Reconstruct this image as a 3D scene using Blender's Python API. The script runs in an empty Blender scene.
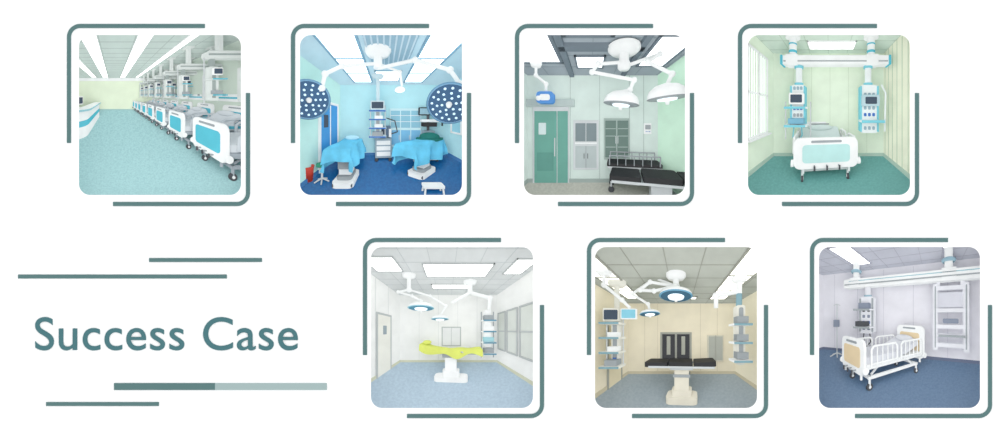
import bpy, bmesh, math, random
from mathutils import Vector, Matrix, Euler
random.seed(3)
sc=bpy.context.scene
sc.view_settings.view_transform='Standard'
sc.view_settings.look='None'
def lin(c):
    c=c/255.0
    return c/12.92 if c<=0.04045 else ((c+0.055)/1.055)**2.4
MC={}
def mat(name,rgb,rough=0.5,metal=0.0,emit=0.0,noise=0.04,scale=6.0,speck=None):
    if name in MC: return MC[name]
    m=bpy.data.materials.new(name); m.use_nodes=True
    nt=m.node_tree; b=nt.nodes['Principled BSDF']
    col=[lin(v) for v in rgb]
    tc=nt.nodes.new('ShaderNodeTexCoord'); nz=nt.nodes.new('ShaderNodeTexNoise')
    nz.inputs['Scale'].default_value=scale; nz.inputs['Detail'].default_value=4
    nt.links.new(tc.outputs['Object'],nz.inputs['Vector'])
    r=nt.nodes.new('ShaderNodeValToRGB')
    lo=[max(0,v*(1-noise)) for v in col]; hi=[min(1,v*(1+noise)) for v in col]
    if speck: lo=[lin(v) for v in speck]
    r.color_ramp.elements[0].color=(*lo,1); r.color_ramp.elements[1].color=(*hi,1)
    r.color_ramp.elements[0].position=0.35; r.color_ramp.elements[1].position=0.65
    nt.links.new(nz.outputs['Fac'],r.inputs['Fac']); nt.links.new(r.outputs['Color'],b.inputs['Base Color'])
    b.inputs['Roughness'].default_value=rough; b.inputs['Metallic'].default_value=metal
    if emit>0:
        b.inputs['Emission Color'].default_value=(*col,1); b.inputs['Emission Strength'].default_value=emit
    MC[name]=m; return m

class Room:
    """A forced-perspective display box behind one rounded opening of the board."""
    def __init__(s,rect,c,F,H,near,far,depth=0.75):
        s.rect=rect; s.c=c; s.F=F; s.H=H; s.n=near; s.f=far; s.D=depth
    def map(s,p):
        u=s.c[0]+s.F*p.x/p.y; v=s.c[1]-s.F*(p.z-s.H)/p.y
        d=s.D*(1/s.n-1/p.y)/(1/s.n-1/s.f)
        return Vector(((u-500)/100, 0.03+d, (219.5-v)/100))
    def at(s,u,v,Y): return Vector(((u-s.c[0])*Y/s.F, Y, s.H-(v-s.c[1])*Y/s.F))
    def fl(s,u,v):
        Y=s.F*s.H/(v-s.c[1]); return Vector(((u-s.c[0])*Y/s.F,Y,0))

class Ob:
    def __init__(s,room,name,loc=(0,0,0),yaw=0,sc=1):
        s.r=room; s.name=name; s.bm=bmesh.new(); s.m=[]
        s.M=Matrix.Translation(Vector(loc))@Matrix.Rotation(math.radians(yaw),4,'Z')@Matrix.Diagonal((sc,sc,sc,1))
    def mi(s,m):
        if m not in s.m: s.m.append(m)
        return s.m.index(m)
    def poly(s,pts,m,smooth=False):
        f=s.bm.faces.new([s.bm.verts.new(p) for p in pts]); f.material_index=s.mi(m); f.smooth=smooth; return f
    def box(s,c,d,m,rot=(0,0,0)):
        R=Euler([math.radians(a) for a in rot]).to_matrix(); c=Vector(c)
        V=[s.bm.verts.new(c+R@Vector((x*d[0]/2,y*d[1]/2,z*d[2]/2))) for x in(-1,1) for y in(-1,1) for z in(-1,1)]
        for q in((0,1,3,2),(4,6,7,5),(0,4,5,1),(2,3,7,6),(0,2,6,4),(1,5,7,3)):
            f=s.bm.faces.new([V[i] for i in q]); f.material_index=s.mi(m)
    def lathe(s,o,ax,prof,m,n=24):
        o=Vector(o); q=Vector(ax).normalized().to_track_quat('Z','Y').to_matrix()
        rings=[]
        for (r,h) in prof:
            rings.append([s.bm.verts.new(o+q@Vector((max(r,1e-4)*math.cos(2*math.pi*k/n),max(r,1e-4)*math.sin(2*math.pi*k/n),h))) for k in range(n)])
        for a,b in zip(rings,rings[1:]):
            for k in range(n):
                f=s.bm.faces.new((a[k],a[(k+1)%n],b[(k+1)%n],b[k])); f.smooth=True; f.material_index=s.mi(m)
    def cyl(s,a,b,r,m,r2=None,n=14):
        a=Vector(a);b=Vector(b);L=(b-a).length
        if L<1e-6:return
        r2=r if r2 is None else r2
        s.lathe(a,b-a,[(r,0),(r2,L)],m,n)
        s.lathe(a,b-a,[(0,0),(r,0)],m,n); s.lathe(a,b-a,[(r2,L),(0,L)],m,n)
    def sph(s,c,r,m,n=16):
        if not hasattr(r,'__len__'): r=(r,r,r)
        c=Vector(c); rings=[]
        for i in range(n//2+1):
            t=math.pi*i/(n//2)
            rings.append([s.bm.verts.new(c+Vector((r[0]*max(math.sin(t),1e-3)*math.cos(2*math.pi*k/n),r[1]*max(math.sin(t),1e-3)*math.sin(2*math.pi*k/n),r[2]*math.cos(t)))) for k in range(n)])
        for a,b in zip(rings,rings[1:]):
            for k in range(n):
                f=s.bm.faces.new((a[k],b[k],b[(k+1)%n],a[(k+1)%n])); f.smooth=True; f.material_index=s.mi(m)
    def tube(s,pts,r,m,n=10,closed=False):
        pts=[Vector(p) for p in pts]
        if closed: pts=pts+[pts[0]]
        for a,b in zip(pts,pts[1:]): s.cyl(a,b,r,m,n=n)
        for p in pts[1:-1] if not closed else pts: s.sph(p,r*1.02,m,8)
    def rr(s,w,h,rad,k=5):
        rad=min(rad,w/2-1e-4,h/2-1e-4);o=[]
        for (sx,sy,a0) in((1,1,0),(-1,1,90),(-1,-1,180),(1,-1,270)):
            for i in range(k+1):
                a=math.radians(a0+90*i/k); o.append((sx*(w/2-rad)+rad*math.cos(a),sy*(h/2-rad)+rad*math.sin(a)))
        return o
    def panel(s,c,w,h,t,rad,m,ori='XZ',tilt=0):
        """rounded slab. ori: plane of the w,h outline"""
        c=Vector(c); o=s.rr(w,h,rad)
        R=Matrix.Rotation(math.radians(tilt),3,'X')
        def P(a,b,d):
            v={'XZ':Vector((a,d,b)),'YZ':Vector((d,a,b)),'XY':Vector((a,b,d))}[ori]
            return c+R@v
        A=[s.bm.verts.new(P(a,b,-t/2)) for a,b in o]; B=[s.bm.verts.new(P(a,b,t/2)) for a,b in o]
        n=len(o); k=s.mi(m)
        s.bm.faces.new(A).material_index=k; s.bm.faces.new(B[::-1]).material_index=k
        for i in range(n): s.bm.faces.new((A[i],B[i],B[(i+1)%n],A[(i+1)%n])).material_index=k
    def grid(s,fn,nu,nv,m):
        G=[[s.bm.verts.new(fn(i/nu,j/nv)) for j in range(nv+1)] for i in range(nu+1)]
        for i in range(nu):
            for j in range(nv):
                f=s.bm.faces.new((G[i][j],G[i+1][j],G[i+1][j+1],G[i][j+1])); f.smooth=True; f.material_index=s.mi(m)
    def done(s):
        bm=s.bm; bm.transform(s.M)
        def cut(co,no):
            g=bm.verts[:]+bm.edges[:]+bm.faces[:]
            if g: bmesh.ops.bisect_plane(bm,geom=g,plane_co=co,plane_no=no,clear_outer=True)
        cut((0,s.r.n+0.01,0),(0,-1,0))
        for v in bm.verts: v.co=s.r.map(v.co)
        x0,y0,x1,y1=s.r.rect; e=2
        cut(((x0-e-500)/100,0,0),(-1,0,0)); cut(((x1+e-500)/100,0,0),(1,0,0))
        cut((0,0,(219.5-y0+e)/100),(0,0,1)); cut((0,0,(219.5-y1-e)/100),(0,0,-1))
        if not bm.faces: bm.free(); return None
        lo=Vector([min(v.co[i] for v in bm.verts) for i in range(3)]);hi=Vector([max(v.co[i] for v in bm.verts) for i in range(3)])
        c=(lo+hi)/2
        for v in bm.verts: v.co-=c
        me=bpy.data.meshes.new(s.name); bm.to_mesh(me); bm.free()
        for m in s.m: me.materials.append(m)
        ob=bpy.data.objects.new(s.name,me); ob.location=c; sc.collection.objects.link(ob); return ob

# ---------- common materials
WH=mat('white_enamel',(240,243,243),.35)
WP=mat('white_plastic',(243,246,246),.4)
GR=mat('grey_metal',(156,164,168),.35,.2)
DG=mat('dark_grey',(66,70,76),.5)
BK=mat('black_vinyl',(24,26,30),.45)
CY=mat('cyan_plastic',(80,190,210),.4)
ST=mat('stainless',(200,206,208),.3,.4)
BL=mat('blue_plastic',(50,110,190),.4)
SC=mat('screen_glass',(50,70,90),.15)
LENS=mat('lamp_lens',(235,245,250),.2,emit=.6)
LE=2.4

def shell(r,x0,x1,back,h,cw,cf,cc,yaw=0,cl=None,crr=None,base=None,side=True):
    a=r.n-6 if yaw else r.n*0.9
    def S(name,pts,m):
        o=Ob(r,name,yaw=yaw); o.poly(pts,m); o.done()
    S('floor',[(x0,a,0),(x1,a,0),(x1,back,0),(x0,back,0)],cf)
    S('ceiling',[(x0,a,h),(x0,back,h),(x1,back,h),(x1,a,h)],cc)
    S('wall_back',[(x0,back,0),(x1,back,0),(x1,back,h),(x0,back,h)],cw)
    S('wall_left',[(x0,a,0),(x0,back,0),(x0,back,h),(x0,a,h)],cl or cw)
    S('wall_right',[(x1,back,0),(x1,a,0),(x1,a,h),(x1,back,h)],crr or cw)
    if base:
        o=Ob(r,'baseboard_back',yaw=yaw); o.box(((x0+x1)/2,back-.015,.05),(x1-x0,.03,.1),base); o.done()
        o=Ob(r,'baseboard_left',yaw=yaw); o.box((x0+.015,(a+back)/2,.05),(.03,back-a,.1),base); o.done()
        o=Ob(r,'baseboard_right',yaw=yaw); o.box((x1-.015,(a+back)/2,.05),(.03,back-a,.1),base); o.done()

def light_panel(r,x0,x1,y0,y1,h,m,frame=WH,name='ceiling_light_panel',yaw=0,div=0,t=.03):
    o=Ob(r,name,yaw=yaw); cx=(x0+x1)/2; cy=(y0+y1)/2
    o.box((cx,cy,h-.015),(x1-x0,y1-y0,.02),m)
    for x in(x0,x1): o.box((x,cy,h-.02),(t,y1-y0+t,.035),frame)
    for y in(y0,y1): o.box((cx,y,h-.02),(x1-x0+t,t,.035),frame)
    for k in range(1,div): o.box((cx,y0+(y1-y0)*k/div,h-.025),(x1-x0,t,.03),frame)
    o.done()
def ceiling_grid(r,x0,x1,y0,y1,h,dx,dy,m,w=.02,yaw=0):
    o=Ob(r,'ceiling_grid',yaw=yaw); x=x0
    while x<=x1+.001: o.box((x,(y0+y1)/2,h-.004),(w,y1-y0,.008),m); x+=dx
    y=y0
    while y<=y1+.001: o.box(((x0+x1)/2,y,h-.004),(x1-x0,w*1.5,.008),m); y+=dy
    o.done()

def bed(r,loc,yaw,w=.95,L=2.05,board=WP,inset=CY,matt=WP,rail=WP,bars=False,frame=WH,lift=0,sc=1,hh=1.0,pillow=True):
    o=Ob(r,'hospital_bed',loc,yaw,sc)
    for x in(-1,1):
        for y in(-1,1):
            X=x*w*.4;Y=y*L*.4
            o.cyl((X-.02,Y,.07),(X+.02,Y,.07),.07,DG,n=16); o.cyl((X-.025,Y,.07),(X+.025,Y,.07),.03,WP,n=10)
            o.cyl((X,Y,.1),(X,Y,.24),.025,frame)
        o.box((x*w*.4,0,.25),(.05,L*.84,.06),frame)
    for y in(-1,1):
        o.box((0,y*L*.4,.25),(w*.84,.05,.06),frame)
        for x in(-1,1): o.cyl((x*w*.3,y*L*.35,.26),(x*w*.3,y*L*.18,.5),.025,frame)
    o.box((0,0,.52),(w*.96,L*.94,.05),frame)
    for x in(-1,1): o.box((x*w*.49,0,.5),(.04,L*.95,.09),frame)
    if lift:
        o.panel((0,-L*.18,.61),w*.9,L*.6,.13,.08,matt,'XY')
        a=math.radians(lift); l=L*.34
        o.panel((0,L*.12+l/2*math.cos(a),.61+l/2*math.sin(a)),w*.9,l,.12,.08,matt,'XY',tilt=lift)
        if pillow:o.sph((0,L*.12+l*.75*math.cos(a),.72+l*.75*math.sin(a)),(w*.32,.17,.09),matt)
    else:
        o.panel((0,0,.61),w*.9,L*.92,.13,.08,matt,'XY')
        if pillow:o.sph((0,L*.33,.72),(w*.32,.2,.08),WP)
    for y,top in((-1,hh*.95),(1,hh*1.12)):
        Y=y*L*.5; b=.34; hc=(top+b)/2
        o.panel((0,Y,hc),w*1.06,top-b,.06,.13,board)
        for s_ in(-1,1):
            o.panel((0,Y+s_*.035,hc-.01),w*.78,(top-b)*.58,.012,.07,inset)
            o.panel((0,Y+s_*.04,top-.075),w*.5,.045,.01,.02,GR)
        for x in(-1,1):
            o.cyl((x*w*.38,Y,.25),(x*w*.38,Y,.5),.025,frame); o.cyl((x*w*.53,Y,.46),(x*w*.57,Y,.46),.07,WP,n=14)
    for x in(-1,1):
        X=x*w*.54
        for y0,y1 in((-L*.42,-L*.04),(.03*L,.42*L)):
            if bars:
                o.tube([(X,y0,.5),(X,y0,.84),(X,y0+.06,.9),(X,y1-.06,.9),(X,y1,.84),(X,y1,.5)],.022,rail)
                k=5
                for i in range(1,k): 
                    yy=y0+(y1-y0)*i/k; o.cyl((X,yy,.5),(X,yy,.9),.013,rail,n=8)
                o.cyl((X,y0,.55),(X,y1,.55),.018,rail)
            else:
                cy=(y0+y1)/2
                o.tube([(X,y0+.03,.6),(X,y0+.05,.84),(X,y0+.14,.9),(X,y1-.14,.9),(X,y1-.05,.84),(X,y1-.03,.6)],.03,rail)
                o.panel((X,cy,.66),(y1-y0)*.92,.16,.03,.06,rail,'YZ'); o.panel((X+x*.02,cy,.67),(y1-y0)*.6,.08,.01,.03,inset,'YZ')
                o.cyl((X,cy,.6),(X,cy,.9),.02,rail)
    for x in(-.2,0,.2): 
        o.cyl((x*w,-L*.5-.12,.4),(x*w,-L*.45,.4),.015,GR); o.cyl((x*w,-L*.5-.12,.34),(x*w,-L*.5-.12,.42),.018,DG)
    return o.done()

def lamp_head(o,c,n,r,body,face,ring=None,leds=None,dome=.45,handle=True,bulb=None):
    c=Vector(c);n=Vector(n).normalized()
    o.lathe(c,-n,[(r,0),(r*.98,r*dome*.25),(r*.88,r*dome*.55),(r*.6,r*dome*.85),(r*.2,r*dome),(0,r*dome)],body,32)
    o.lathe(c,n,[(r,0),(r*1.02,r*.02),(r*.92,r*.05)],ring or body,32)
    o.lathe(c,n,[(r*.92,r*.04),(0,r*.05)],face,32)
    if bulb: o.lathe(c,n,[(r*.5,r*.05),(r*.46,r*.14),(0,r*.18)],bulb,24)
    if handle: o.lathe(c,n,[(r*.14,0),(r*.12,r*.2),(r*.08,r*.35),(0,r*.36)],WP,14)
    if leds:
        q=n.to_track_quat('Z','Y').to_matrix()
        for (rr_,k) in((.3,6),(.52,10),(.75,15)):
            for i in range(k):
                a=2*math.pi*(i+.3*rr_)/k
                o.lathe(c+q@Vector((r*rr_*math.cos(a),r*rr_*math.sin(a),r*.05)),n,[(r*.062,0),(r*.05,r*.03),(0,r*.03)],leds,8)
def canopy(o,p,r,m,h=.12,n=28):
    o.lathe(p,(0,0,-1),[(r,0),(r,h*.5),(r*.8,h),(r*.35,h*1.15),(0,h*1.15)],m,n)

def pendant(r,top,zb,yaw=0,w=.3,acc=CY,body=WP,shelves=3,name='medical_pendant',monitor=True,zc=None,sc=1):
    x,y,z=top; o=Ob(r,name,(x,y,0),yaw)
    canopy(o,(0,0,z),.2,body); zc=zc or (z*.55+zb*.45)
    o.cyl((0,0,z),(0,0,zc),.06,body); o.cyl((0,0,zc+.1),(0,0,zc),.085,acc)
    o.panel((0,0,(zc+zb)/2),w*.6,zc-zb,.2,.05,body); o.panel((0,-.11,(zc+zb)/2),w*.3,(zc-zb)*.9,.02,.03,GR)
    for i in range(4):
        zz=zb+(zc-zb)*(.2+.2*i)
        for s_ in(-1,1): o.cyl((s_*w*.07,-.12,zz),(s_*w*.07,-.14,zz),.02,[BL,DG,acc,GR][i],n=8)
    for i in range(shelves):
        zz=zb+(zc-zb)*(i+.3)/shelves
        o.panel((0,-.2,zz),w*1.5,.4,.04,.05,body,'XY'); o.box((0,-.4,zz),(w*1.4,.02,.04),acc)
        if monitor and i==shelves-1:
            o.panel((0,-.25,zz+.18),w*1.2,.28,.1,.03,body); o.panel((0,-.305,zz+.18),w*1.0,.2,.01,.02,SC)
        elif i==0: o.box((0,-.2,zz+.08),(w*.9,.25,.12),GR)
        else: o.box((w*.1,-.2,zz+.07),(w*.7,.22,.1),WP)
    for s_ in(-1,1): o.cyl((s_*w*.65,-.1,zb+.1),(s_*w*.65,-.1,zc),.015,ST,n=8)
    o.done()

# ================= ROOM 1 : long ward =================
L1=mat('light_ward',(255,255,255),emit=LE)
R=Room((79,35,241,195),(113,95),130,1.6,1.7,14.2)
wall=mat('ward_wall_paint',(232,244,218),.7); flr=mat('ward_vinyl_floor',(166,208,210),.35,speck=(152,196,200),scale=60)
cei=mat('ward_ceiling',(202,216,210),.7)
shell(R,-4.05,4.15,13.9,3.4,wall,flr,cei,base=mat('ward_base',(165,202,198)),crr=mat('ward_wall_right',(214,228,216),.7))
for x0,x1 in((-2.1,-1.7),(-1.0,-.5),(.75,1.2),(2.3,2.55)):
    light_panel(R,x0,x1,2.3,13.2,3.4,L1,div=8)
ceiling_grid(R,-3.9,4.0,2,13.8,3.4,1.15,.6,mat('grid_grey',(172,186,182)))
o=Ob(R,'trim_1'); o.box((0,13.87,3.25),(7.8,.05,.3),WP); o.done()
RG=mat('rail_grey',(204,212,218)); MG=mat('matt_w',(218,225,230)); FR1=mat('frame_grey',(160,170,178),.4)
yy=2.8
for i in range(8):
    bed(R,(3.02,yy,0),-90,w=.92,L=1.95,inset=CY,rail=RG,matt=MG,frame=FR1,lift=35,pillow=True,hh=1.12)
    yy+=1.42
PG=mat('pendant_grey',(218,225,222),.45); PD=mat('pendant_dark_grey',(156,168,166),.5)  # second is a darker grey for hanger posts and inset strips
yy=3.5
for i in range(7):
    o=Ob(R,'ceiling_bridge',(3.25,yy,0))
    for x in(-.4,.5): o.box((x,0,3.05),(.13,.13,.7),PG); o.box((x,0,3.37),(.3,.3,.05),PG)
    o.panel((0,0,2.66),1.6,.2,.22,.08,PG); o.box((0,-.12,2.66),(1.5,.02,.04),PD)
    for x in(-.6,.3):
        o.box((x,0,2.45),(.1,.1,.35),PD); o.panel((x,0,1.9),.26,.9,.16,.04,PG); o.box((x,-.09,1.9),(.08,.02,.75),PD)
        for z in(1.6,2.0): o.panel((x,-.15,z),.42,.28,.03,.03,PG,'XY'); o.box((x,-.29,z),(.36,.01,.03),CY)
        o.panel((x,-.2,2.2),.24,.18,.06,.02,WP);o.panel((x,-.235,2.2),.2,.13,.01,.01,SC); o.box((x+.02,-.15,1.67),(.2,.16,.1),GR)
    for x in(-.8,): o.tube([(x,0,2.6),(x,0,1.4),(x-.06,0,1.35)],.015,ST)
    o.done(); yy+=1.42
o=Ob(R,'wall_service_rail'); o.box((4.08,8,1.5),(.1,11.5,.25),WP); o.box((4.02,8,1.5),(.02,11.5,.06),CY)
for k in range(16): o.box((4.02,2.6+k*.7,1.6),(.03,.12,.08),GR)
o.done()
o=Ob(R,'nurse_station_counter')
def cp(t,off,z):
    if t<.5: y=9.5-(9.5-5.3)*t/.5; return (-1.0+off,y,z)
    a=(t-.5)/.5*math.pi/2*1.05; return (-1.0-.95+(.95+off)*math.cos(a),5.3-(.95+off)*math.sin(a)*1.0,z)
o.grid(lambda u,v:cp(u,0,v*.42),30,1,WP)
o.grid(lambda u,v:cp(u,.01,.42+v*.22),30,1,CY)
o.grid(lambda u,v:cp(u,0,.64+v*.4),30,1,WP)
o.grid(lambda u,v:cp(u,.12-v*.5,1.07),30,1,WP)
o.grid(lambda u,v:cp(u,.12,1.0+v*.07),30,1,mat('counter_edge',(150,205,215)))
o.done()
o=Ob(R,'computer_monitor',(-1.45,5.4,1.07),60)
o.panel((0,0,.3),.55,.34,.05,.03,WP);o.panel((0,-.03,.3),.48,.27,.01,.02,SC);o.cyl((0,0,0),(0,0,.15),.03,WP);o.panel((0,0,.01),.25,.18,.02,.05,WP,'XY');o.done()

# ================= ROOM 2 : blue operating room =================
R=Room((300,35,462,195),(385,118),140,1.6,1.5,6.3)
wall=mat('or_cyan_wall',(184,232,240),.6); flr=mat('or_blue_floor',(30,108,168),.25,speck=(26,98,158),scale=40); cei=mat('or_cyan_ceiling',(196,226,238),.6)
shell(R,-1.94,2.75,6.05,3.03,wall,flr,cei,base=mat('or_base_blue',(50,120,180)),cl=mat('or_wall_left',(196,238,232),.6))
L2=mat('light_or',(235,250,255),emit=LE)
FB=mat('frame_blue',(130,172,196))
light_panel(R,-1.2,-.5,2.2,5.5,3.03,L2,FB,div=3,t=.05)
light_panel(R,.75,1.45,2.2,5.5,3.03,L2,FB,div=3,t=.05)
light_panel(R,-.3,.5,4.2,5.3,3.03,L2,FB)
o=Ob(R,'ceiling_air_diffuser'); o.box((.1,2.95,3.0),(.95,1.3,.05),mat('diffuser',(150,186,204)));
for k in range(9): o.box((-.35+.11*k,2.95,2.965),(.03,1.25,.02),mat('diffuser_slat',(195,218,230)))
o.done()
BD=mat('door_blue',(62,154,220),.4)
o=Ob(R,'door_1'); o.box((-1.92,4.85,1.03),(.04,1.5,2.06),BD); o.box((-1.89,4.85,1.03),(.03,.03,2.0),WP)
o.box((-1.9,4.08,1.05),(.06,.07,2.15),WP);o.box((-1.9,5.62,1.05),(.06,.07,2.15),WP);o.box((-1.9,4.85,2.11),(.06,1.6,.08),WP)
o.panel((-1.89,4.5,1.5),.3,.4,.02,.03,SC,'YZ'); o.done()
o=Ob(R,'instrument_cabinet',(.85,5.9,0))
o.box((0,0,1.2),(1.3,.25,1.6),mat('cab_white',(205,236,242)))
for k in(-1,0,1):
    o.box((k*.42,-.13,1.55),(.38,.02,.7),mat('cab_glass',(140,196,216),.1)); o.box((k*.42,-.13,.8),(.38,.02,.6),mat('cab_blue2',(120,190,228),.4))
    o.box((k*.42+.15,-.15,.8),(.02,.02,.2),ST)
for z in(1.45,1.7): o.box((0,-.145,z),(1.25,.01,.02),WP)
o.done()
o=Ob(R,'window_1'); o.box((2.72,4.9,1.6),(.06,1.5,1.1),mat('pane_blue',(150,210,228),.15)); 
for y in(4.15,4.9,5.65): o.box((2.68,y,1.6),(.06,.06,1.2),WP)
for z in(1.03,2.17): o.box((2.68,4.9,z),(.06,1.56,.06),WP)
o.done()
LF=mat('lamp_face_blue',(46,92,132),.25); LD=mat('led_white',(205,235,250),emit=.4); LR=mat('lamp_rim_blue',(120,170,205),.3)
def arm(o,pts,r=.035,m=WP,jr=1.7):
    o.tube(pts,r,m,12)
    for p in pts[1:-1]: o.sph(p,r*jr,m,12)
o=Ob(R,'surgical_light'); t=R.at(378,48,2.85); t.z=3.03; canopy(o,t,.27,WP,.16)
o.cyl(t,t-Vector((0,0,.42)),.09,WP); hub=t-Vector((0,0,.32))
a=R.at(342,66,2.6); b=R.at(325,74,2.4); c=R.at(309,100,2.3)
arm(o,[hub,a,b,R.at(322,88,2.35),c+Vector((0.03,.08,.02))]); lamp_head(o,c,(.45,-.8,-.25),.33,WP,LF,LR,LD)
a=R.at(415,60,2.5); b=R.at(450,70,2.35); c=R.at(449,104,2.2)
arm(o,[hub-Vector((0,0,.1)),a,b,R.at(460,84,2.3),c+Vector((.08,.1,.1))]); lamp_head(o,c,(-.4,-.8,-.4),.34,WP,LF,LR,LD)
arm(o,[hub,R.at(400,72,2.9),R.at(402,86,2.9)],.025); lamp_head(o,R.at(400,90,2.9),(0,-.4,-1),.11,WP,LENS)
o.done()
t=R.at(378,80,4.6); t.z=3.03
pendant(R,t,.95,w=.36,acc=BL,shelves=4,zc=2.0,body=mat('pendant_w',(205,225,232)))
o=Ob(R,'anaesthesia_machine',R.fl(383,160),5)
o.box((0,0,.5),(.6,.5,.7),mat('mach_grey',(150,170,182)));
for k in range(3): o.box((0,-.26,.3+.2*k),(.5,.02,.15),WP)
for x in(-.25,.25):
    for y in(-.2,.2): o.sph((x,y,.07),.07,DG,10)
o.box((0,.05,1.1),(.55,.35,.4),mat('mach_dark',(90,115,140))); o.panel((-.1,-.14,1.12),.3,.25,.02,.03,SC); o.cyl((.25,-.2,.9),(.25,-.2,1.2),.05,WP); o.tube([(.25,-.2,1),(.5,-.3,1.1),(.4,-.35,1.5),(.1,-.3,1.6)],.02,DG)
o.done()
CL=mat('drape_blue',(104,200,236),.8,noise=.12,scale=9); CLG=mat('drape_green',(24,118,110),.8)
def drape_table(r,loc,yaw,w,L,h,cl,name='operating_table',drop=.45,ped=WP):
    o=Ob(r,name,loc,yaw)
    o.panel((0,0,.06),.5,.9,.12,.12,ped,'XY'); o.panel((0,0,.16),.36,.6,.1,.1,GR,'XY')
    for x in(-.2,.2):
        for y in(-.38,.38): o.cyl((x-.03,y,.05),(x+.03,y,.05),.05,DG,n=12)
    o.box((0,0,.45),(.3,.36,.6),ped); o.box((0,0,.5),(.34,.4,.3),GR)
    o.panel((0,0,h-.1),w*.9,L,.08,.05,DG,'XY')
    def f(u,v):
        x=(u-.5)*2; y=(v-.5)*2; W=w/2;l=L/2
        ax=x*(W+drop); ay=y*(l+drop*.6)
        ox=max(0,abs(ax)-W); oy=max(0,abs(ay)-l); d=max(ox,oy)
        zx=h+.02-min(d,drop)*(1+.12*math.sin(9*u+7*v))
        s_=.08*math.sin(17*v+3*u)*min(1,ox*4); s2=.06*math.sin(19*u)*min(1,oy*4)
        X=math.copysign(min(abs(ax),W)+.05*min(1,ox*6),ax)+s_; Y=math.copysign(min(abs(ay),l)+.05*min(1,oy*6),ay)+s2
        return (X,Y,zx+.012*math.sin(13*u)*math.cos(11*v))
    o.grid(f,28,36,cl)
    return o
o=drape_table(R,R.fl(347,180),0,.55,1.55,.95,CL,drop=.45); o.sph((0,.55,1.02),(.22,.15,.07),mat('pad_lb',(180,228,245)));o.done()
o=drape_table(R,R.fl(422,173),-42,.62,1.8,.92,CL,drop=.5)
o.sph((.0,.5,1.02),(.3,.34,.12),CLG); o.panel((0,.5,.95),.68,.6,.06,.06,CLG,'XY'); o.done()
o=Ob(R,'c_arm_monitor_trolley',R.fl(428,160),0)
o.box((0,0,.12),(.6,.5,.1),WP)
for x in(-.27,.27):
    for y in(-.2,.2): o.sph((x,y,.06),.06,DG,10)
o.cyl((0,0,.1),(0,0,1.7),.05,DG); o.panel((-.15,-.08,1.85),.46,.3,.06,.03,BK); o.panel((-.15,-.12,1.85),.38,.22,.01,.02,mat('scr_lit',(150,190,205),.2))
o.panel((.15,-.05,1.5),.85,.1,.3,.04,WP); o.box((0,-.1,1.36),(.5,.3,.15),BK); o.tube([(.2,0,1.75),(.5,-.1,1.65),(.5,-.1,1.3)],.03,BK)
o.panel((.4,-.1,1.72),.3,.2,.1,.03,DG)
o.box((0,0,.9),(.4,.35,.45),mat('mach_grey',(150,170,182))); o.done()
o=Ob(R,'footstool',R.fl(433,193)); 
o.panel((0,0,.16),.45,.22,.04,.04,WP,'XY')
for x in(-.18,.18):
    for y in(-.08,.08): o.cyl((x*1.1,y*1.2,0),(x,y,.16),.02,WP)
o.done()
o=Ob(R,'waste_bin',R.fl(308,181)); o.lathe((0,0,0),(0,0,1),[(.0,.0),(.11,0),(.14,.36),(.15,.38),(.13,.38),(.1,.1),(0,.1)],mat('bin_red',(220,70,50))); o.done()
o=Ob(R,'round_stool',R.fl(322,182)); o.lathe((0,0,.4),(0,0,1),[(0,0),(.13,0),(.14,.03),(.13,.07),(0,.08)],mat('seat_grn',(60,170,130))); o.cyl((0,0,.08),(0,0,.4),.025,ST)
for k in range(5):
    a=k*1.2566; o.cyl((0,0,.1),(.18*math.cos(a),.18*math.sin(a),.02),.018,ST)
o.done()

# ================= ROOM 3 : grey-green operating room =================
R=Room((523,35,685,195),(590,125),150,1.6,1.6,4.5)
wall=mat('or3_wall',(214,230,224),.6); flr=mat('or3_floor',(186,188,178),.35,speck=(176,178,168),scale=40); cei=mat('or3_ceiling',(160,172,180),.6)
shell(R,-1.75,1.9,4.2,3.0,wall,flr,cei,base=mat('or3_base',(160,175,170)),crr=mat('or3_wall_r',(208,242,220),.6))
L3=mat('light_or3',(250,253,255),emit=LE*.8); FG=mat('frame_grey3',(112,126,136))
light_panel(R,-1.5,-.62,2.0,3.3,3.0,L3,FG,t=.07); light_panel(R,-.4,.35,1.9,2.3,3.0,L3,FG,t=.07);light_panel(R,-.3,.3,3.0,3.6,3.0,L3,FG,t=.04)
light_panel(R,1.1,1.7,2.3,3.5,3.0,L3,FG,t=.05)
ceiling_grid(R,-1.75,1.9,1.8,4.2,3.0,.6,.6,mat('grid3',(136,150,158)),w=.012)
o=Ob(R,'ceiling_beam'); o.box((-.5,2.95,2.96),(.12,2.4,.08),FG); o.box((.2,2.62,2.96),(1.5,.16,.08),FG); o.box((.9,2.95,2.96),(.1,2.4,.08),FG); o.done()
o=Ob(R,'wall_panel_joints')
for x in(-.55,.27,1.1,1.5): o.box((x,4.19,1.5),(.012,.01,3.0),mat('joint',(172,187,183)))
o.done()
DT=mat('door_teal',(104,168,154),.45); 
o=Ob(R,'door_1'); o.box((-1.08,4.17,1.05),(1.0,.06,2.1),ST); o.box((-1.22,4.13,1.0),(.6,.06,1.96),DT); o.box((-.75,4.13,1.0),(.28,.06,1.96),DT)
o.panel((-1.3,4.09,1.5),.2,.32,.02,.02,mat('glass_lt',(215,232,232),.1)); o.box((-.96,4.09,1.0),(.025,.04,.5),ST); o.box((-1.22,4.09,.6),(.45,.01,.5),mat('door_teal2',(92,154,142),.45))
o.box((-1.08,4.13,2.2),(1.3,.14,.2),mat('door_head',(182,197,195))); o.done()
o=Ob(R,'built_in_cabinet'); X=(586-590)*4.2/150
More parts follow.
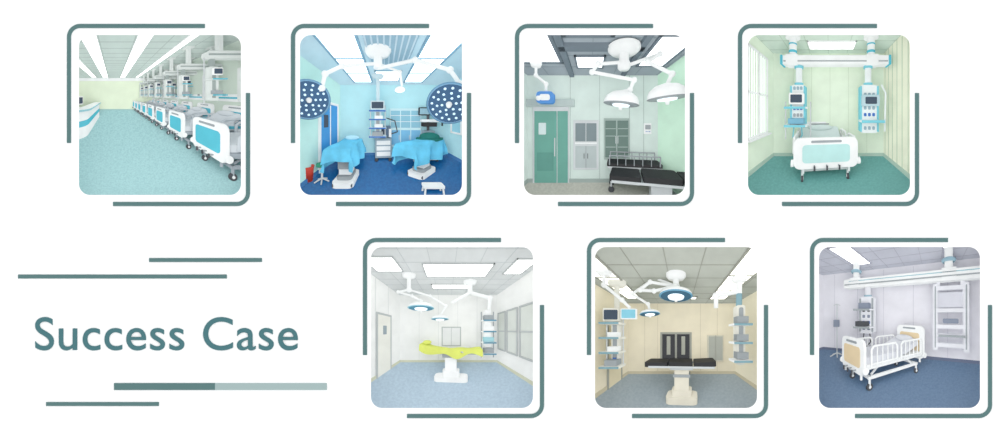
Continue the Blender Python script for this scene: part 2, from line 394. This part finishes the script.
o.box((X,4.17,1.05),(.7,.05,1.36),ST); o.box((X-.0,4.14,1.4),(.58,.02,.5),mat('cab_dark',(124,140,144),.2)); o.box((X,4.14,.72),(.58,.02,.6),mat('cab_lo',(182,194,194)))
o.box((X,4.12,1.4),(.02,.02,.5),ST); o.box((X,4.12,1.1),(.6,.02,.04),WP); o.box((X,4.12,.72),(.02,.02,.6),GR)
for s_ in(-.05,.05): o.box((X+s_,4.11,.75),(.015,.02,.14),DG)
o.done()
o=Ob(R,'xray_viewer_cabinet'); X=(616-590)*4.2/150
o.box((X,4.15,1.22),(.68,.1,1.12),mat('cab_fr',(164,182,176)))
for s_ in(-1,1): 
    o.box((X+s_*.165,4.09,1.22),(.29,.02,1.0),mat('cab_gl',(100,126,118),.15))
    for z in(1.0,1.3,1.5): o.box((X+s_*.165,4.075,z),(.27,.01,.02),mat('cab_sh',(164,182,176)))
    o.box((X+s_*.03,4.07,1.2),(.015,.02,.2),ST)
o.done()
o=Ob(R,'wall_control_panel'); o.panel((1.6,4.17,1.5),.2,.3,.04,.02,WP); o.panel((1.6,4.14,1.54),.14,.12,.02,.01,GR)
for k in range(3): o.sph((1.55+.05*k,4.14,1.42),.014,BL,8)
o.done()
LG=mat('lamp_under_grey',(150,158,164),.3); LWH=mat('lamp_white',(240,243,243),.3)
o=Ob(R,'surgical_light'); t=Vector(((624-590)*2.6/150,2.6,2.95)); canopy(o,t,.28,LWH,.1); o.cyl(t,t-Vector((0,0,.34)),.085,LWH)
o.lathe(t-Vector((0,0,.24)),(0,0,-1),[(.09,0),(.11,.05),(.11,.12),(.08,.16),(0,.16)],LWH)
h=t-Vector((0,0,.26))
c=R.at(621,104,2.5); arm(o,[h,R.at(598,64,2.5),R.at(592,72,2.5),R.at(634,80,2.45),R.at(630,90,2.5),c+Vector((0,0,.2))],.03,LWH)
lamp_head(o,c,(-.12,.0,-1),.29,LWH,LG,GR,None,dome=.75,bulb=LENS)
c=R.at(667,98,2.3); arm(o,[h-Vector((0,0,.08)),R.at(660,54,2.5),R.at(648,62,2.4),R.at(672,74,2.3),c+Vector((0,0,.2))],.03,LWH)
lamp_head(o,c,(0.08,.0,-1),.29,LWH,LG,GR,None,dome=.75,bulb=LENS); o.done()
o=Ob(R,'camera_arm'); p=R.at(536,65,3.2); p.z=2.96; arm(o,[p,p-Vector((0,0,.3)),R.at(546,84,3.1),R.at(546,94,3.1)],.03,WP); canopy(o,p,.12,WP)
q=R.at(546,98,3.05); o.panel(q,.34,.24,.16,.07,mat('cam_blue',(80,145,215))); o.panel(q+Vector((0,-.09,0)),.2,.12,.02,.04,WP); o.sph(q+Vector((-.12,-.1,-.02)),.05,WP); o.done()
def gurney(r,loc,yaw,w,L,h,name='patient_trolley'):
    o=Ob(r,name,loc,yaw)
    o.panel((0,0,h),w,L,.07,.05,BK,'XY'); o.box((0,0,h-.06),(w*1.02,L*.98,.04),ST)
    for x in(-1,1):
        for y in(-1,1):
            o.cyl((x*w*.42,y*L*.42,.08),(x*w*.42,y*L*.42,h-.05),.02,ST); o.cyl((x*w*.42-.02,y*L*.42,.07),(x*w*.42+.02,y*L*.42,.07),.07,DG)
        X=x*w*.52; o.tube([(X,-L*.45,h),(X,-L*.45,h+.22),(X,L*.45,h+.22),(X,L*.45,h)],.015,GR)
        for k in range(1,6): o.cyl((X,-L*.45+L*.15*k,h),(X,-L*.45+L*.15*k,h+.22),.01,GR,n=8)
    for z in(.25,): o.box((0,0,z),(w*.86,L*.86,.03),ST)
    return o
gurney(R,R.fl(633,190)+Vector((0,0,0)),80,.5,1.25,.66).done()
o=Ob(R,'operating_table',(1.28,2.75,0),76)
o.panel((0,0,.07),.5,.8,.14,.1,WP,'XY'); o.box((0,0,.35),(.28,.34,.5),ST)
for y,l,z in((-.62,.55,.64),(0,.62,.66),(.62,.55,.64)): o.panel((0,y,z),.56,l,.1,.05,BK,'XY'); o.box((0,y,z-.07),(.5,l*.9,.04),ST)
for x in(-1,1): o.box((x*.3,0,.6),(.02,1.7,.04),ST)
o.done()

# ================= ROOM 4 : light-green ICU =================
R=Room((748,35,911,195),(830,110),150,1.5,1.7,5.2)
wall=mat('icu_wall',(230,245,224),.65); flr=mat('icu_floor',(108,170,166),.35,speck=(98,160,156),scale=50); cei=mat('icu_ceiling',(212,230,216),.6)
shell(R,-1.85,1.75,4.9,3.35,wall,flr,cei,base=mat('icu_base',(176,202,188)),crr=mat('icu_wall_r',(240,245,222),.65))
L4=mat('light_icu',(250,255,248),emit=LE)
light_panel(R,-.6,.7,4.0,4.5,3.35,L4,WH,div=0); light_panel(R,-.9,.9,2.6,3.1,3.35,L4)
ceiling_grid(R,-1.85,1.75,2.2,4.9,3.35,.6,.6,mat('grid4',(184,204,188)),w=.012)
JN=mat('joint4',(200,216,192))
o=Ob(R,'wall_slats')
for k in range(9): o.box((1.74,2.5+k*.28,1.68),(.012,.02,3.3),JN)
for x in(-1.2,-.6,0,.6,1.2): o.box((x,4.89,1.68),(.01,.01,3.3),JN)
o.done()
o=Ob(R,'window_1'); o.box((-1.82,3.75,1.9),(.05,.95,2.0),mat('pane4',(236,246,240),.1,emit=.6))
for y in(3.25,3.75,4.25): o.box((-1.79,y,1.9),(.06,.05,2.1),WP)
for z in(.87,1.9,2.93): o.box((-1.79,3.75,z),(.06,1.05,.05),WP)
o.box((-1.76,3.75,.83),(.16,1.15,.04),WP)
for k in range(9): o.box((-1.79,3.25+.115*k,1.9),(.03,.012,2.0),mat('blind',(215,228,210)))
o.done()
YB=3.7
o=Ob(R,'ceiling_bridge'); z=2.7; x0=(783-830)*YB/150; x1=(888-830)*YB/150
o.panel(((x0+x1)/2,YB,z),x1-x0,.22,.24,.06,WP); o.box(((x0+x1)/2,YB-.125,z-.03),(x1-x0-.1,.02,.025),GR)
for x in(x0,x1): o.panel((x,YB,z),.06,.24,.26,.03,CY)
for u in(793,871):
    X=(u-830)*YB/150; o.cyl((X,YB,z),(X,YB,3.35),.09,WP,n=20); o.cyl((X,YB,3.27),(X,YB,3.35),.18,WP,n=24); o.cyl((X,YB,2.9),(X,YB,2.96),.1,CY,n=20); o.cyl((X,YB,3.1),(X,YB,3.13),.1,CY,n=20)
    o.box((X,YB,z),(.28,.28,.26),WP)
o.done()
P4=mat('pend4',(234,242,242),.4); PS=mat('pend4_socket',(150,178,190),.4); CY4=mat('cyan4',(120,205,220),.4)
for u,w,zb,big in((799,.32,1.1,0),(868,.4,.95,1)):
    X=(u-830)*YB/150; o=Ob(R,'medical_pendant',(X,YB,0))
    o.cyl((0,0,2.62),(0,0,2.1),.08,P4,n=18); o.cyl((0,0,2.16),(0,0,2.1),.11,CY4,n=18); o.cyl((0,0,2.58),(0,0,2.52),.11,CY4,n=18)
    o.panel((0,0,(2.1+zb)/2),w,2.1-zb,.24,.05,P4)
    for s_ in(-1,1): o.panel((s_*w*.5,-.02,(2.1+zb)/2),.04,(2.1-zb)*.95,.26,.02,CY4)
    for k in range(6):
        zz=zb+.12+k*.16
        for s_ in(-1,0,1): o.panel((s_*w*.25,-.13,zz),.06,.08,.02,.02,[PS,GR,BL,PS,GR,PS][k])
    if not big:
        for zz in(1.15,1.55): o.panel((0,-.28,zz),.5,.36,.04,.05,P4,'XY'); o.box((0,-.46,zz),(.46,.02,.05),CY4)
        o.panel((0,-.25,1.76),.34,.26,.1,.03,WP); o.panel((0,-.31,1.76),.26,.18,.01,.02,SC); o.box((0,-.25,1.25),(.35,.22,.12),mat('dev_b',(120,180,205)))
        for s_ in(-.3,.3): o.cyl((s_,-.1,.8),(s_,-.1,1.7),.015,ST)
        o.tube([(-.1,-.1,1.1),(-.12,-.12,.85),(0,-.15,.75),(.1,-.12,.9),(.08,-.1,1.1)],.015,CY4)
    else:
        o.panel((0,-.28,1.25),.52,.36,.04,.05,P4,'XY'); o.box((0,-.46,1.25),(.5,.02,.06),CY4)
        o.panel((0,-.22,1.72),.4,.26,.12,.03,mat('dev_c',(185,212,220))); o.panel((0,-.29,1.72),.26,.16,.01,.02,SC)
        o.tube([(.3,-.1,2.1),(.36,-.2,1.9),(.34,-.2,1.0)],.02,P4)
    o.done()
p=R.fl(817,184); bed(R,(p.x+.06,p.y+.92,0),8,w=1.22,L=1.9,inset=mat('bed_green',(186,228,226)),lift=30,hh=1.0,matt=mat('matt4',(216,232,230)),frame=mat('fr4',(215,224,224)))

# ================= ROOM 5 : white operating room =================
R=Room((371,247,533,408),(447,330),150,1.5,1.9,7.4)
wall=mat('or5_wall',(240,242,240),.6); flr=mat('or5_floor',(180,201,216),.3,speck=(170,192,209),scale=40); cei=mat('or5_ceiling',(214,218,218),.6)
shell(R,-2.2,2.33,7.0,3.13,wall,flr,cei,base=mat('or5_base',(206,209,186)))
L5=mat('light_or5',(255,255,250),emit=LE); F5=mat('frame5',(184,190,190))
light_panel(R,-.6,1.15,3.65,4.5,3.13,L5,F5); light_panel(R,-.55,.9,5.3,5.8,3.13,L5,F5); light_panel(R,-1.9,-1.2,3.3,4.1,3.13,L5,F5); light_panel(R,1.6,2.1,3.4,4.3,3.13,L5,F5)
ceiling_grid(R,-2.2,2.33,2.4,7,3.13,.6,.6,mat('grid5',(194,200,201)),w=.012)
o=Ob(R,'wall_panel_joints'); 
for x in(-1.3,-.4,.5,1.4): o.box((x,6.99,1.55),(.012,.01,3.1),mat('jn5',(214,218,217)))
for y in(3.6,4.6,5.6): 
    o.box((-2.19,y,1.55),(.01,.012,3.1),mat('jn5',(214,218,217))) 
o.done()
o=Ob(R,'window_1')
for y0 in(3.9,4.9,5.9):
    o.box((2.31,y0+.4,1.45),(.03,.72,1.5),mat('pane5',(212,218,212),.1)); 
    for y in(y0,y0+.8): o.box((2.29,y,1.45),(.05,.05,1.6),F5)
    for z in(.67,2.23,1.45): o.box((2.29,y0+.4,z),(.05,.8,.05),F5)
o.done()
o=Ob(R,'door_1'); o.box((-2.18,5.2,1.0),(.03,1.1,2.0),mat('door5',(234,235,226))); o.box((-2.16,5.2,2.03),(.04,1.2,.06),F5)
for y in(4.63,5.77): o.box((-2.16,y,1.0),(.04,.05,2.0),F5)
o.panel((-2.15,5.2,1.5),.25,.3,.02,.02,mat('glass5',(150,165,172),.1),'YZ'); o.done()
o=Ob(R,'wall_cabinet'); o.box((.2,6.97,1.2),(.9,.05,.9),F5); o.box((.2,6.94,1.2),(.8,.02,.8),mat('cab5',(230,233,233)));o.box((.2,6.92,1.2),(.02,.02,.8),F5); o.done()
L5B=mat('lamp5_cyan',(150,205,220),.3); L5F=mat('lamp5_face',(84,146,172),.3)
def small_light(R,mount,h,heads,body,face,r1=.03,m=WP):
    o=Ob(R,'surgical_light'); t=Vector(mount); canopy(o,t,.2,m,.1); o.cyl(t,t-Vector((0,0,h)),.06,m); hb=t-Vector((0,0,h)); o.sph(hb,.08,m)
    for (pts,c,rad,n) in heads:
        arm(o,[hb]+pts+[c+Vector((0,0,.08))],r1,m); lamp_head(o,c,n,rad,WP,face,body,None,dome=.4,bulb=LENS)
    o.done()
m=R.at(409,275,4.4); m.z=3.13
small_light(R,m,.45,[([R.at(398,292,4.4),R.at(412,296,4.3),R.at(421,301,4.3)],R.at(421,308,4.3),.37,(0,-.08,-1)),
 ([R.at(430,296,4.6),R.at(446,306,4.8)],R.at(440,319,4.8),.28,(0,-.08,-1))],L5B,L5F)
o=Ob(R,'ceiling_boom'); t=R.at(470,285,5); t.z=3.13; canopy(o,t,.22,WP); o.cyl(t,t-Vector((0,0,.4)),.08,WP); h=t-Vector((0,0,.38))
arm(o,[R.at(452,303,5),h],.05,WP); arm(o,[h,R.at(490,298,5),R.at(489,310,5)],.06,WP)
X=R.at(487,330,5); o.panel(X+Vector((0,0,.05)),.22,1.2,.2,.04,WP)
for k,zz in enumerate((.75,1.1,1.45,1.8)):
    o.panel((X.x,4.85,zz),.42,.4,.04,.04,WP,'XY'); o.box((X.x,4.65,zz),(.4,.02,.04),L5F)
    o.box((X.x,4.85,zz+.1),(.3,.25,.14),[GR,mat('dv5',(160,210,218)),WP,GR][k])
for s_ in(-.2,.2): o.cyl((X.x+s_,4.95,.6),(X.x+s_,4.95,2.1),.018,GR)
o.done()
YC=mat('drape_yellow',(218,228,112),.8,noise=.08)
o=Ob(R,'operating_table',(R.fl(451,378).x,4.55,0),-96)
w,L,h=.58,1.75,.9
o.panel((0,0,.06),.55,1.0,.12,.15,WP,'XY'); o.panel((0,0,.2),.4,.5,.2,.1,WP,'XY'); o.box((0,0,.5),(.3,.34,.5),WP); o.box((0,0,.74),(.36,.5,.1),GR)
o.panel((0,0,.86),w,.7,.1,.05,GR,'XY'); o.panel((0,-.6,.93),w,.5,.1,.05,GR,'XY',tilt=-14); o.panel((0,.6,.86),w,.5,.1,.05,GR,'XY')
def f(u,v):
    x=(u-.5)*2;y=(v-.5)*2; ax=x*.52; d=max(0,abs(ax)-.3)
    return (math.copysign(min(abs(ax),.3)+.04*min(1,d*8),ax)+.02*math.sin(14*v)*min(1,d*8),y*.9,.94+.27*max(0,-y*.9-.3)+.04*max(0,y-.3)-d*(.8+.3*math.sin(13*v))+.012*math.sin(20*v+5*u))
o.grid(f,20,40,YC); o.sph((0,-.74,1.12),(.2,.13,.07),YC)
for s_ in(-1,1): o.tube([(s_*.3,.3,.88),(s_*.5,.35,.9)],.02,ST)
o.done()

# ================= ROOM 6 : beige operating room =================
R=Room((595,247,757,408),(681,335),150,1.5,1.8,6.2)
wall=mat('or6_wall',(233,225,200),.6); flr=mat('or6_floor',(158,170,176),.3,speck=(148,162,170),scale=40); cei=mat('or6_ceiling',(184,189,180),.6)
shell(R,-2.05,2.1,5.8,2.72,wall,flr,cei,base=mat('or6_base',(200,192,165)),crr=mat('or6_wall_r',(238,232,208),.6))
L6=mat('light_or6',(255,255,245),emit=LE*.9); F6=mat('frame6',(158,160,150))
light_panel(R,-1.75,-1.3,2.2,4.9,2.72,L6,F6,div=3); light_panel(R,.95,1.45,2.0,5.0,2.72,L6,F6,div=3); light_panel(R,-.6,.5,4.7,5.0,2.72,L6,F6)
ceiling_grid(R,-2.05,2.1,2.0,5.8,2.72,.6,.6,F6,w=.012)
o=Ob(R,'wall_panel_joints')
for x in(-1.4,-.9,.75,1.4): o.box((x,5.79,1.36),(.012,.01,2.7),mat('jn6',(205,197,172)))
o.done()
DK=mat('glass_dark',(34,38,44),.1)
o=Ob(R,'window_1'); X=(676-681)*5.8/150
o.box((X,5.77,.98),(1.2,.05,1.25),F6)
for s_ in(-1,1):
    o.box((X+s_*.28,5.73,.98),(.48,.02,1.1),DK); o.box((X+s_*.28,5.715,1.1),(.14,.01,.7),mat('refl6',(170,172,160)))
o.done()
o=Ob(R,'wall_cabinet'); o.box((1.3,5.72,1.0),(.6,.14,1.0),mat('cab6',(212,208,190))); o.box((1.3,5.64,1.0),(.52,.02,.9),mat('cab6g',(172,176,166),.2));o.box((1.3,5.62,1.0),(.03,.02,.95),F6); o.done()
o=Ob(R,'door_1'); o.box((-2.03,4.6,1.0),(.03,.9,2.0),mat('door6',(222,213,182)));
for y in(4.13,5.07): o.box((-2.01,y,1.02),(.04,.05,2.04),F6)
o.box((-2.01,4.6,2.05),(.04,1.0,.06),F6); o.done()
L6B=mat('lamp6_blue',(110,170,200),.3)
m=R.at(676,262,3.0); m.z=2.72
small_light(R,m,.25,[([R.at(650,282,3),R.at(640,290,3),R.at(654,291,2.9),R.at(676,286,2.9)],R.at(676,296,2.9),.32,(0,-.12,-1)),
 ([R.at(655,278,3.4),R.at(632,294,3.6),R.at(648,304,3.6)],R.at(650,314,3.6),.24,(.1,-.1,-1))],L6B,mat('lamp6_face',(60,105,130)))
A6=mat('acc6',(130,170,182),.4)
m=R.at(617,285,3.4); m.z=2.72
pendant(R,m,.75,w=.28,acc=A6,shelves=4,zc=1.95,body=mat('pend6',(230,230,220)))
o=Ob(R,'monitor_arm'); t=R.at(604,265,2.8); t.z=2.7; canopy(o,t,.14,WP,.08); arm(o,[t,R.at(604,285,2.8),R.at(622,300,2.9),R.at(630,308,2.9)],.03,WP); q=R.at(629,314,2.85); o.panel(q,.3,.2,.05,.02,WP); o.panel(q+Vector((0,-.03,0)),.26,.16,.01,.01,mat('scr6',(130,200,220),.2)); o.done()
o=Ob(R,'ceiling_boom'); t=R.at(739,262,3.1); t.z=2.72; canopy(o,t,.16,WP); o.cyl(t,(t.x,t.y,2.35),.06,WP); arm(o,[(t.x,t.y,2.4),R.at(716,296,3.0),R.at(716,308,3.0)],.045,WP)
o.cyl((t.x,t.y,2.35),(t.x,t.y,2.05),.06,A6)
o.panel((t.x,t.y,1.5),.17,1.2,.2,.04,mat('pend6',(230,230,220))); o.panel((t.x,t.y-.11,1.5),.08,1.1,.02,.03,GR)
for zz in(1.0,1.35,1.7): o.panel((t.x-.03,t.y-.12,zz),.36,.34,.04,.04,WP,'XY'); o.box((t.x-.03,t.y-.3,zz),(.34,.02,.04),A6); o.box((t.x,t.y-.1,zz+.1),(.22,.2,.13),GR)
o.done()
o=Ob(R,'operating_table',(R.at(682,400,3.4).x,3.45,0),-94)
PB=mat('pedestal_beige',(228,224,208),.4)
o.panel((0,0,.07),.5,.7,.14,.12,PB,'XY'); o.panel((0,0,.2),.36,.45,.14,.08,PB,'XY'); o.box((0,0,.5),(.28,.32,.6),PB); o.box((0,0,.6),(.34,.38,.06),GR); o.box((0,0,.78),(.4,.5,.08),ST)
for y,l,z,tl in((-.55,.5,.86,0),(-.02,.52,.87,0),(.5,.48,.88,3)): o.panel((0,y,z),.56,l,.1,.06,BK,'XY',tilt=tl)
for x in(-1,1): o.box((x*.3,0,.82),(.02,1.4,.04),ST)
o.done()

# ================= ROOM 7 : lavender-white ICU =================
R=Room((818,247,980,408),(880,315),150,1.5,1.9,7.8)
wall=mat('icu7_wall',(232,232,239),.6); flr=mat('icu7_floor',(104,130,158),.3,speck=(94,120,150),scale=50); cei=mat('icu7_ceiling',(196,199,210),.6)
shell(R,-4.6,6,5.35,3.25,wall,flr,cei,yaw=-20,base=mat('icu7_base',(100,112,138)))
L7=mat('light_icu7',(255,255,255),emit=LE*1.2); F7=mat('frame7',(176,178,190))
light_panel(R,-2.6,-2.0,3.2,4.6,3.25,L7,F7,yaw=-20); light_panel(R,.2,1.6,3.8,4.2,3.25,L7,F7,yaw=-20)
ceiling_grid(R,-4.6,3.5,2.0,5.3,3.25,.6,.6,F7,w=.014,yaw=-20)
o=Ob(R,'wall_panel_joints',yaw=-20)
for k in range(7): o.box((-4+k*1.1,5.34,1.6),(.014,.01,3.2),mat('jn7',(206,206,216)))
o.done()
a=R.at(846,284,5.0); b=R.at(990,270,3.5)
o=Ob(R,'ceiling_bridge',(a+b)/2,math.degrees(math.atan2(b.y-a.y,b.x-a.x))); Lb=math.hypot(b.x-a.x,b.y-a.y)
for z_,hh_ in((.0,.2),(-.13,.1)): o.panel((0,0,z_),Lb,hh_,.26,.05,WP)
o.box((0,-.135,-.07),(Lb*.98,.02,.03),GR); o.box((0,-.135,.03),(Lb*.9,.01,.02),mat('strip7',(150,195,205)))
for X in(-Lb*.40,Lb*.28):
    o.cyl((X,0,0),(X,0,.85),.1,WP,n=20); o.lathe((X,0,.3),(0,0,1),[(.14,0),(.17,.04),(.17,.08),(.1,.12)],mat('ring7',(150,185,200))); o.box((X,0,0),(.33,.28,.28),WP)
o.done()
P7=mat('pend7',(230,232,238),.4); P7D=mat('pend7d',(130,140,158),.4)
p=R.at(868,290,4.6); o=Ob(R,'medical_pendant',(p.x,p.y,0),-20)
o.cyl((0,0,2.35),(0,0,2.05),.09,P7); o.cyl((0,0,2.1),(0,0,2.03),.12,mat('ring7',(150,185,200))); o.panel((0,0,1.5),.42,1.1,.24,.05,P7)
for s_ in(-1,1): o.panel((s_*.2,-.13,1.5),.05,1.0,.02,.02,GR)
for k in range(5):
    for s_ in(-1,1): o.panel((s_*.08,-.13,1.1+.18*k),.08,.09,.02,.02,[P7D,BL,P7D,DG,P7D][k])
for zz in(1.15,1.65): o.panel((0,-.28,zz),.55,.36,.04,.05,P7,'XY'); o.box((0,-.46,zz),(.5,.02,.05),GR); 
o.box((-.05,-.28,1.25),(.35,.22,.14),DG); o.box((.02,-.28,1.76),(.3,.2,.16),P7D)
o.tube([(.1,-.1,1.0),(.14,-.12,.7),(0,-.15,.55),(-.1,-.12,.8),(-.08,-.1,1.0)],.016,DG)
o.done()
p=R.at(950,300,3.9); o=Ob(R,'pendant_rail_rack',(p.x,p.y,0),-20)
for s_ in(-.36,.36):
    o.cyl((s_*.8,0,2.45),(s_*.8,0,2.2),.05,P7); o.panel((s_,0,1.45),.12,1.75,.16,.04,P7); o.box((s_,-.09,1.45),(.03,.02,1.6),GR)
for zz in(.72,1.2,1.62,2.2): o.panel((0,-.02,zz),.85,.1,.14,.03,P7)
o.box((0,.05,1.9),(.6,.02,.4),mat('rk7',(215,217,226)))
o.panel((.0,-.2,1.0),.62,.36,.04,.05,P7,'XY'); o.box((0,-.38,1.0),(.58,.02,.05),GR); o.panel((0,-.14,1.35),.35,.12,.08,.03,P7D)
o.done()
WD=mat('bed_wood',(228,208,170),.5)
p=R.fl(886,380); bed(R,(p.x+.0,p.y+.25,0),-52,w=.9,L=1.8,inset=WD,bars=True,rail=WP,matt=mat('matt7',(222,225,231)),hh=1.08,frame=WP,lift=20)
o=Ob(R,'infusion_stand',R.fl(837,356)); o.cyl((0,0,.1),(0,0,1.9),.018,ST); o.tube([(-.12,0,1.85),(0,0,1.9),(.12,0,1.85)],.012,ST)
for k in range(5):
    a=k*1.2566; o.cyl((0,0,.12),(.25*math.cos(a),.25*math.sin(a),.02),.02,ST)
o.box((0,-.06,1.2),(.18,.14,.25),P7D); o.done()

# ================= BOARD =================
BW=mat('board_white',(250,250,250),.9,noise=0)
def w2(u,v): return ((u-500)/100,(219.5-v)/100)
cu=bpy.data.curves.new('display_board','CURVE'); cu.dimensions='2D'; cu.fill_mode='BOTH'; cu.extrude=.015
def spl(pts):
    s=cu.splines.new('POLY'); s.points.add(len(pts)-1)
    for i,(x,y) in enumerate(pts): s.points[i].co=(x,y,0,1)
    s.use_cyclic_u=True
spl([(-7,-4),(7,-4),(7,4),(-7,4)])
RECTS=[(79,35,241,195),(300,35,462,195),(524,35,685,195),(748,35,910,195),(371,247,533,408),(595,247,757,408),(819,247,980,408)]
for (x0,y0,x1,y1) in RECTS:
    rad=11; P=[]
    for cx,cy,a0 in((x1-rad,y0+rad,0),(x0+rad,y0+rad,90),(x0+rad,y1-rad,180),(x1-rad,y1-rad,270)):
        for i in range(9):
            a=math.radians(a0+90*i/8); P.append(w2(cx+rad*math.cos(a),cy-rad*math.sin(a)))
    spl(P)
tmp=bpy.data.objects.new('tmp',cu); sc.collection.objects.link(tmp)
bpy.context.view_layer.update()
me=bpy.data.meshes.new_from_object(tmp.evaluated_get(bpy.context.evaluated_depsgraph_get())); bpy.data.objects.remove(tmp)
me.name='display_board'; me.materials.clear(); me.materials.append(BW)
bo=bpy.data.objects.new('display_board',me); bo.rotation_euler=(math.pi/2,0,0); bo.location=(0,.012,0); sc.collection.objects.link(bo)
BXM=mat('box_liner',(240,240,240),.9)
for (x0,y0,x1,y1) in RECTS:  # added hidden tray: stops light leaking in where room shells are cut
    e=2.5; a=w2(x0-e,y1+e); b=w2(x1+e,y0-e); bm=bmesh.new(); yb=.85; yf=.027
    def q(*p): bm.faces.new([bm.verts.new(v) for v in p])
    q((a[0],yf,a[1]),(a[0],yb,a[1]),(a[0],yb,b[1]),(a[0],yf,b[1])); q((b[0],yf,a[1]),(b[0],yf,b[1]),(b[0],yb,b[1]),(b[0],yb,a[1]))
    q((a[0],yf,a[1]),(b[0],yf,a[1]),(b[0],yb,a[1]),(a[0],yb,a[1])); q((a[0],yf,b[1]),(a[0],yb,b[1]),(b[0],yb,b[1]),(b[0],yf,b[1]))
    q((a[0],yb,a[1]),(b[0],yb,a[1]),(b[0],yb,b[1]),(a[0],yb,b[1]))
    me=bpy.data.meshes.new('light_seal_box'); bm.to_mesh(me); bm.free(); me.materials.append(BXM)
    ob=bpy.data.objects.new('light_seal_box',me); sc.collection.objects.link(ob)
TEAL=mat('teal_trim',(80,113,113),.8,noise=0); TEAL2=mat('teal_light_trim',(152,172,172),.8,noise=0); TXT=mat('title_teal',(62,108,114),.8,noise=0)
def ribbon(name,pts,wd,m,t=.012):
    bm=bmesh.new(); n=len(pts); Lf=[];Rt=[]
    for i,p in enumerate(pts):
        a=Vector(pts[max(0,i-1)]);b=Vector(pts[min(n-1,i+1)]); d=(b-a).normalized(); nn=Vector((-d.y,d.x))*wd/2; p=Vector(p)
        Lf.append(p+nn);Rt.append(p-nn)
    def V(p,y): x,z=w2(p.x,p.y); return bm.verts.new((x,y,z))
    A=[(V(l,-.003-t),V(r_,-.003-t),V(l,-.003),V(r_,-.003)) for l,r_ in zip(Lf,Rt)]
    for a,b in zip(A,A[1:]):
        bm.faces.new((a[0],a[1],b[1],b[0])); bm.faces.new((a[0],b[0],b[2],a[2])); bm.faces.new((a[1],a[3],b[3],b[1]))
    for a in(A[0],A[-1]): bm.faces.new((a[0],a[2],a[3],a[1]))
    me=bpy.data.meshes.new(name); bm.to_mesh(me); bm.free(); me.materials.append(m)
    o=bpy.data.objects.new(name,me); sc.collection.objects.link(o)
def arc(cx,cy,r,a0,a1,k=8): return [(cx+r*math.cos(math.radians(a0+(a1-a0)*i/k)),cy+r*math.sin(math.radians(a0+(a1-a0)*i/k))) for i in range(k+1)]
for (lx,ty,tx,ly,rx,by,ry,bx) in((69,26,205,143,248,204,93,113),(293,26,429,143,469,204,93,336),(517,26,653,143,692,204,93,558),(740,26,877,143,917,204,93,782),
    (365,240,501,355,542,416,305,407),(589,240,725,355,766,416,305,632),(812,240,948,355,990,416,305,855)):
    ribbon('corner_bracket',[(lx,ly)]+arc(lx+11,ty+11,11,180,270)+[(tx,ty)],4.2,TEAL)
    ribbon('corner_bracket',[(rx,ry)]+arc(rx-11,by-11,11,0,90)+[(bx,by)],4.2,TEAL)
ribbon('accent_bar',[(149,260),(262,260)],4,TEAL); ribbon('accent_bar',[(18,276.5),(227,276.5)],4,TEAL)
ribbon('accent_bar',[(114,386.5),(215,386.5)],7,TEAL); ribbon('accent_bar',[(215,386.5),(327,386.5)],7,TEAL2); ribbon('accent_bar',[(46,404),(159,404)],4,TEAL)
fc=bpy.data.curves.new('title_lettering','FONT'); fc.body='Success Case'; fc.size=.42; fc.extrude=.006; fc.offset=.002; fc.space_character=1.03
to=bpy.data.objects.new('title_lettering',fc); to.rotation_euler=(math.pi/2,0,0); sc.collection.objects.link(to); fc.materials.append(TXT)
bpy.context.view_layer.update()
bb=[Vector(c) for c in to.bound_box]; wx=max(c.x for c in bb)-min(c.x for c in bb); hy=max(c.y for c in bb)-min(c.y for c in bb)
sx=2.63/wx; sy=.335/hy; to.scale=(sx,sy,1); x,z=w2(35,350.5); to.location=(x-min(c.x for c in bb)*sx,-.01,z-min(c.y for c in bb)*sy)

# world + camera
w=bpy.data.worlds.new('studio'); sc.world=w; w.use_nodes=True; w.node_tree.nodes['Background'].inputs[0].default_value=(1,1,1,1); w.node_tree.nodes['Background'].inputs[1].default_value=1.25
cam=bpy.data.cameras.new('camera'); cam.type='ORTHO'; cam.ortho_scale=10; co=bpy.data.objects.new('camera',cam); co.location=(0,-12,0); co.rotation_euler=(math.pi/2,0,0); sc.collection.objects.link(co); sc.camera=co
